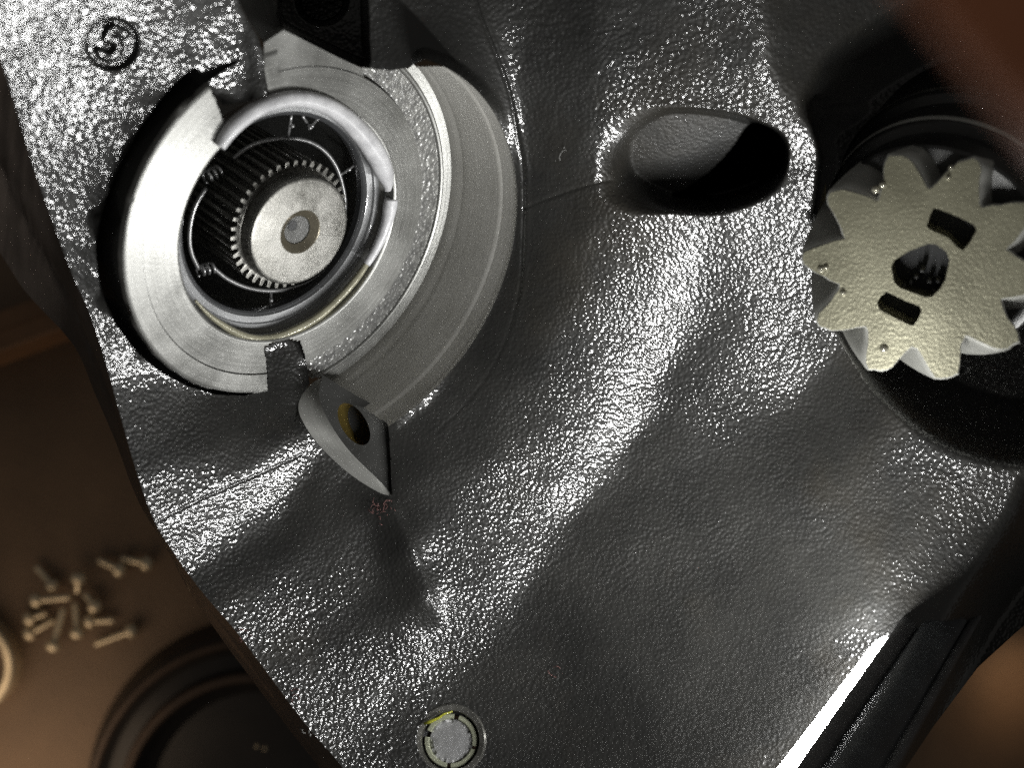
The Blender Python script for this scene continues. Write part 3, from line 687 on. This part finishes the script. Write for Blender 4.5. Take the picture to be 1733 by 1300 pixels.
# ================================================================= BUSHING in the lower flange
bz = float(base_z(*BUSH_C)); BC = W(BUSH_C[0], BUSH_C[1], bz); BA = CAMP-BC; BA /= np.linalg.norm(BA); BA = BA+np.array([-.10, .06, 0]); BA /= np.linalg.norm(BA)
kb = 1-bz/F
bush = thing('dowel_bushing', BC-BA*60, 'pale metal bushing with a frosted grey plug in the lower flange', 'bushing')
lathe('rim', [(62*kb, -8), (61*kb, 2), (58*kb, 4.5), (50*kb, 3), (48.5*kb, -3), (48*kb, -22)], 'steel', bush, BA, BC, 90, wob=lambda k, A: (np.convolve(wr[:90], np.ones(2)/2, 'same')*(.9 if k in (1, 2) else .2), 0*A))
lathe('dark_gap', [(48*kb, -20), (43*kb, -21)], 'black', bush, BA, BC, 60)
for q0, q1 in ((-.2, 1.25), (1.45, 2.75), (3.0, 4.6), (4.75, 5.95)):
    lathe('inner_ring', [(45*kb, -22), (45*kb, -9), (43.5*kb, -7), (38*kb, -7), (36.5*kb, -9), (36*kb, -20)], 'cream', bush, BA, BC, 26, ang0=q0, ang1=q1)
wb = rng.standard_normal(60)
lathe('plug', [(37.5*kb, -20), (36*kb, -14), (32*kb, -13), (20*kb, -12), (.5, -11.5)], 'frost', bush, BA, BC, 60, wob=lambda k, A: (wb*1.3*(k in (1, 2)), wb*1.6*(k in (1, 2))))
ys_ = thing('yellow_shaving', W(740, 1214, bz), 'yellow plastic shaving caught on the rim of the pale bushing', 'shaving')
tube('sliver', [W(x, y, bz+z) for x, y, z in [(718, 1226, 2), (728, 1222, 6), (742, 1216, 5), (752, 1209, 6), (766, 1205, 4)]], [2.5, 3.2, 2.6, 2, 1], 'yellow', ys_, 6)

# ================================================================= WORK LAMP
b0, b1 = BAR_A, BAR_B; bd = (b1-b0)/np.linalg.norm(b1-b0)
vb = CAMP-(b0+b1)/2; vb /= np.linalg.norm(vb); nb = np.cross(vb, bd); nb /= np.linalg.norm(nb)
nb = nb if nb[0] < 0 else -nb                            # sideways, towards the casting
zb = np.cross(bd, nb); zb = zb if zb[2] > 0 else -zb     # towards the viewer
lamp = thing('work_lamp', b1, 'black bar shaped work lamp with a glaring white strip, lower right', 'work lamp')
def bar_solid(name, s0, s1, n0, n1, z0, z1, mat, bev=6, tip=0):
    """rounded bar running along the lamp: s along, n towards the casting, z towards the viewer"""
    prof = []
    for cx_, cz_, a0 in ((n1-bev, z1-bev, 0), (n0+bev, z1-bev, 90), (n0+bev, z0+bev, 180), (n1-bev, z0+bev, 270)):
        for k in range(5):
            t = R(a0+90*k/4); prof.append((cx_+bev*math.cos(t), cz_+bev*math.sin(t)))
    V = []; Fc = []; m = len(prof)
    cn, cz = (n0+n1)/2, (z0+z1)/2
    st_ = [(s0, .55), (s0+tip*.2+2, .8), (s0+tip*.5+5, .95), (s0+tip+10, 1), (s1-8, 1), (s1, .85)]
    for s, f in st_:
        for a_, b_ in prof: V.append(b0+bd*s+nb*(cn+(a_-cn)*f)+zb*(cz+(b_-cz)*f))
    for i in range(len(st_)-1):
        for k in range(m): Fc.append((i*m+k, i*m+(k+1) % m, (i+1)*m+(k+1) % m, (i+1)*m+k))
    Fc += [tuple(range(m)), tuple((len(st_)-1)*m+k for k in range(m))]
    return mk(name, V, Fc, mat, lamp, True, None, 40)
LB = np.linalg.norm(b1-b0)
RB = 16.; V = []; Fc = []; NS = 11; TL = R(36)
ln = nb*math.cos(TL)+zb*math.sin(TL); lt = -nb*math.sin(TL)+zb*math.cos(TL)
for s_, k in [(0, .12), (8, .5), (20, .74), (40, .92), (70, 1), (LB*.5, 1), (LB, 1)]:
    for i in range(NS):
        t = R(28+124*i/(NS-1)); V.append(b0+bd*s_+lt*(RB*k*math.cos(t))+ln*(RB*k*(math.sin(t)-.47)))
for j in range(6):
    for i in range(NS-1): Fc.append((j*NS+i, j*NS+i+1, (j+1)*NS+i+1, (j+1)*NS+i))
Fc += [tuple(range(NS)), tuple(6*NS+i for i in range(NS))]
LV, LF = V, Fc
bez = bar_solid('bezel', -215, LB+40, -30, -1, -34, 34, 'lamp_trim', 8)
mk('led_strip', LV, LF, 'led', bez)
bar_solid('lamp_body', -200, LB+60, -88, -31, -58, 58, 'lamp_body', 20)
bar_solid('back_rail', -330, LB+60, -104, -89, -46, 46, 'lamp_trim', 8)

# ================================================================= BENCH and things lying on it
TZ = -1500.
tq = [W(x, y, TZ) for x, y in [(-3000, -3000), (5000, -3000), (5000, 5000), (-3000, 5000)]]
bench = mk('bench_top', tq, [(3, 2, 1, 0)], 'table', None, False); tag(bench, 'brown worn bench top far below the housing', 'bench', kind='structure')
def bolt(head, tail, label, lift=0):
    a_, b_ = W(head[0], head[1], TZ+26+lift), W(tail[0], tail[1], TZ+20+lift*.6); d = b_-a_; L = np.linalg.norm(d); d /= L
    t = thing('bolt', a_-np.array([0, 0, 26]), label, 'bolt', 'bolts scattered on the bench')
    tube('head', [a_-d*16, a_-d*13, a_-d*6, a_+d*4, a_+d*10, a_+d*11], [6, 15, 20, 21, 20, 9], 'bolt', t, 12)
    tube('shank', [a_+d*7]+[a_+d*(9+(L-12)*k/9) for k in range(10)]+[b_], [8.5]+[8.5+(k % 2)*1.3 for k in range(10)]+[6], 'bolt', t, 10)
for h_, t_, l_, z_ in [((89, 992), (61, 959), 'bolt at the top left of the heap with its tip up left', 0), ((133, 978), (131, 1003), 'bright headed bolt standing at the top of the bolt heap', 20), ((61, 1016), (120, 1011), 'long level bolt with a yellow head at the heap\'s left', 30), ((50, 1048), (80, 1037), 'round headed bolt in the middle of the three at the left of the heap', 4), ((50, 1073), (94, 1049), 'lowest of the three round headed bolts at the left of the heap', 0), ((90, 1094), (108, 1029), 'steep bolt with a glinting head at the bottom of the heap', 24), ((161, 1027), (143, 1005), 'bolt leaning at the right of the bolt heap', 10), ((131, 1072), (127, 1020), 'upright bolt in the middle of the bolt heap', 12), ((223, 1068), (161, 1091), 'separate bolt lying right of the heap, head to the right', 0), ((203, 965), (166, 948), 'left one of the two bolts lying above the heap', 0), ((249, 954), (205, 945), 'right one of the two bolts lying above the heap', 0), ((152, 1052), (194, 1050), 'dim bolt half hidden at the right of the heap', 0)]:
    bolt(h_, t_, l_, z_)
rg = thing('steel_ring', W(-40, 1125, TZ), 'steel ring lying on the bench at the left edge beside the bolts', 'ring')
lathe('ring_body', [(112, 0), (112, 70), (118, 76), (132, 76), (138, 70), (138, 0)], 'bolt', rg, np.array([0, 0, 1.]), W(-45, 1120, TZ), 80)
pl_a, pl_b = W(-140, 615, -1250), W(170, 500, -1250)
plk = thing('wooden_plank', W(0, 560, TZ), 'brown wooden plank lying behind the housing at the left edge', 'plank')
d = pl_b-pl_a; d /= np.linalg.norm(d); n2 = np.array([-d[1], d[0], 0]); V = []
for e in (pl_a, pl_b):
    for s1, z1_ in ((-46, -250), (-46, -4), (-42, 0), (0, 0), (4, -8), (50, -8), (54, -14), (54, -250)): V.append(e+n2*s1+np.array([0, 0, z1_]))
mk('board', V, [tuple(range(8)), tuple(range(8, 16))]+[(i, (i+1) % 8, 8+(i+1) % 8, 8+i) for i in range(8)], 'plank', plk, False)
wh = thing('round_pan', W(450, 1340, TZ), 'black round pan with stepped dull rims, below the housing edge', 'pan')
WC = W(450, 1345, TZ)
lathe('pan_body', [(.5, 60), (300, 60), (325, 90), (350, 150), (372, 155), (380, 120), (420, 110), (450, 130), (470, 110), (500, 0)], 'rubber', wh, np.array([0, 0, 1.]), WC, 120)
lathe('inner_rim', [(346, 148), (352, 160), (366, 162), (373, 154)], 'rubber_rim', wh, np.array([0, 0, 1.]), WC, 120)
lathe('outer_rim', [(440, 128), (446, 136), (456, 136), (462, 122)], 'rubber_rim', wh, np.array([0, 0, 1.]), WC, 120)
for x, y in ((436, 1262), (450, 1266)):
    q = W(x, y, TZ+160); tube('stud', [q, q+np.array([0, 0, 12]), q+np.array([0, 0, 18])], [6, 6, 2], 'bolt', wh, 8)

# ================================================================= lint and fibres
def curl(name, x, y, r, n, label, mat='lint', width=.6, dz=4, spread=1.):
    z = float(base_z(x, y)); t = thing(name, W(x, y, z), label, 'lint')
    g = random.Random(int(x*31+y))
    for k in range(n):
        cx_, cy_ = x+g.uniform(-r, r)*spread, y+g.uniform(-r, r)*spread; a0 = g.uniform(0, 6.28); rr = g.uniform(.25, 1.2)*r; tw = g.uniform(.5, 2.4)*g.choice((-1, 1))
        pts = [W(cx_+rr*(1-.35*s)*math.cos(a0+tw*s)+s*g.uniform(-2, 2), cy_+rr*(1-.35*s)*math.sin(a0+tw*s), z+dz+g.uniform(0, 1.5)+6*math.sin(s*3.1)) for s in np.linspace(0, 1, 12)]
        tube('fibre', pts, width, mat, t, 5)
curl('lint_tuft', 646, 862, 13, 24, 'pinkish lint tuft caught below the pointed spotface', width=.4)
curl('lint_tuft', 497, 1176, 9, 7, 'orange pink lint tuft on the lower left housing edge')
curl('lint_tuft', 412, 1075, 9, 6, 'dark lint caught where the left housing edge bends')
curl('lint_tuft', 515, 1232, 10, 5, 'pale lint loop hanging from the bottom of the housing edge', 'hair')
curl('stray_fibre', 948, 258, 12, 3, 'fine curled fibre on the casting right of the bored wall', 'hair', .4, 3)
curl('stray_fibre', 935, 1138, 8, 3, 'tiny reddish fibre on the lower middle of the casting', 'lint', .4, 3)

# ================================================================= fingertip close to the lens, top right
fz = 1760.
fa, fb = W(1500, -240, fz), W(1910, 150, fz)
fg = thing('fingertip', fb, 'blurred reddish brown fingertip intruding at the top right corner', 'finger')
fr = [9, 17, 24, 29, 31, 31, 33, 34, 34]
tt = [-.12, -.09, -.03, .06, .2, .4, .6, .85, 1.2]
tube('finger_skin', [fa+(fb-fa)*t+np.array([0, 0, -20*t*t]) for t in tt], fr, 'skin', fg, 20)
q = fa+(fb-fa)*.03
tube('nail', [q+np.array([0, 0, 20])+(fb-fa)*t for t in (-.08, -.04, .05, .12)], [3, 9, 11, 9], 'nail', fg, 12)
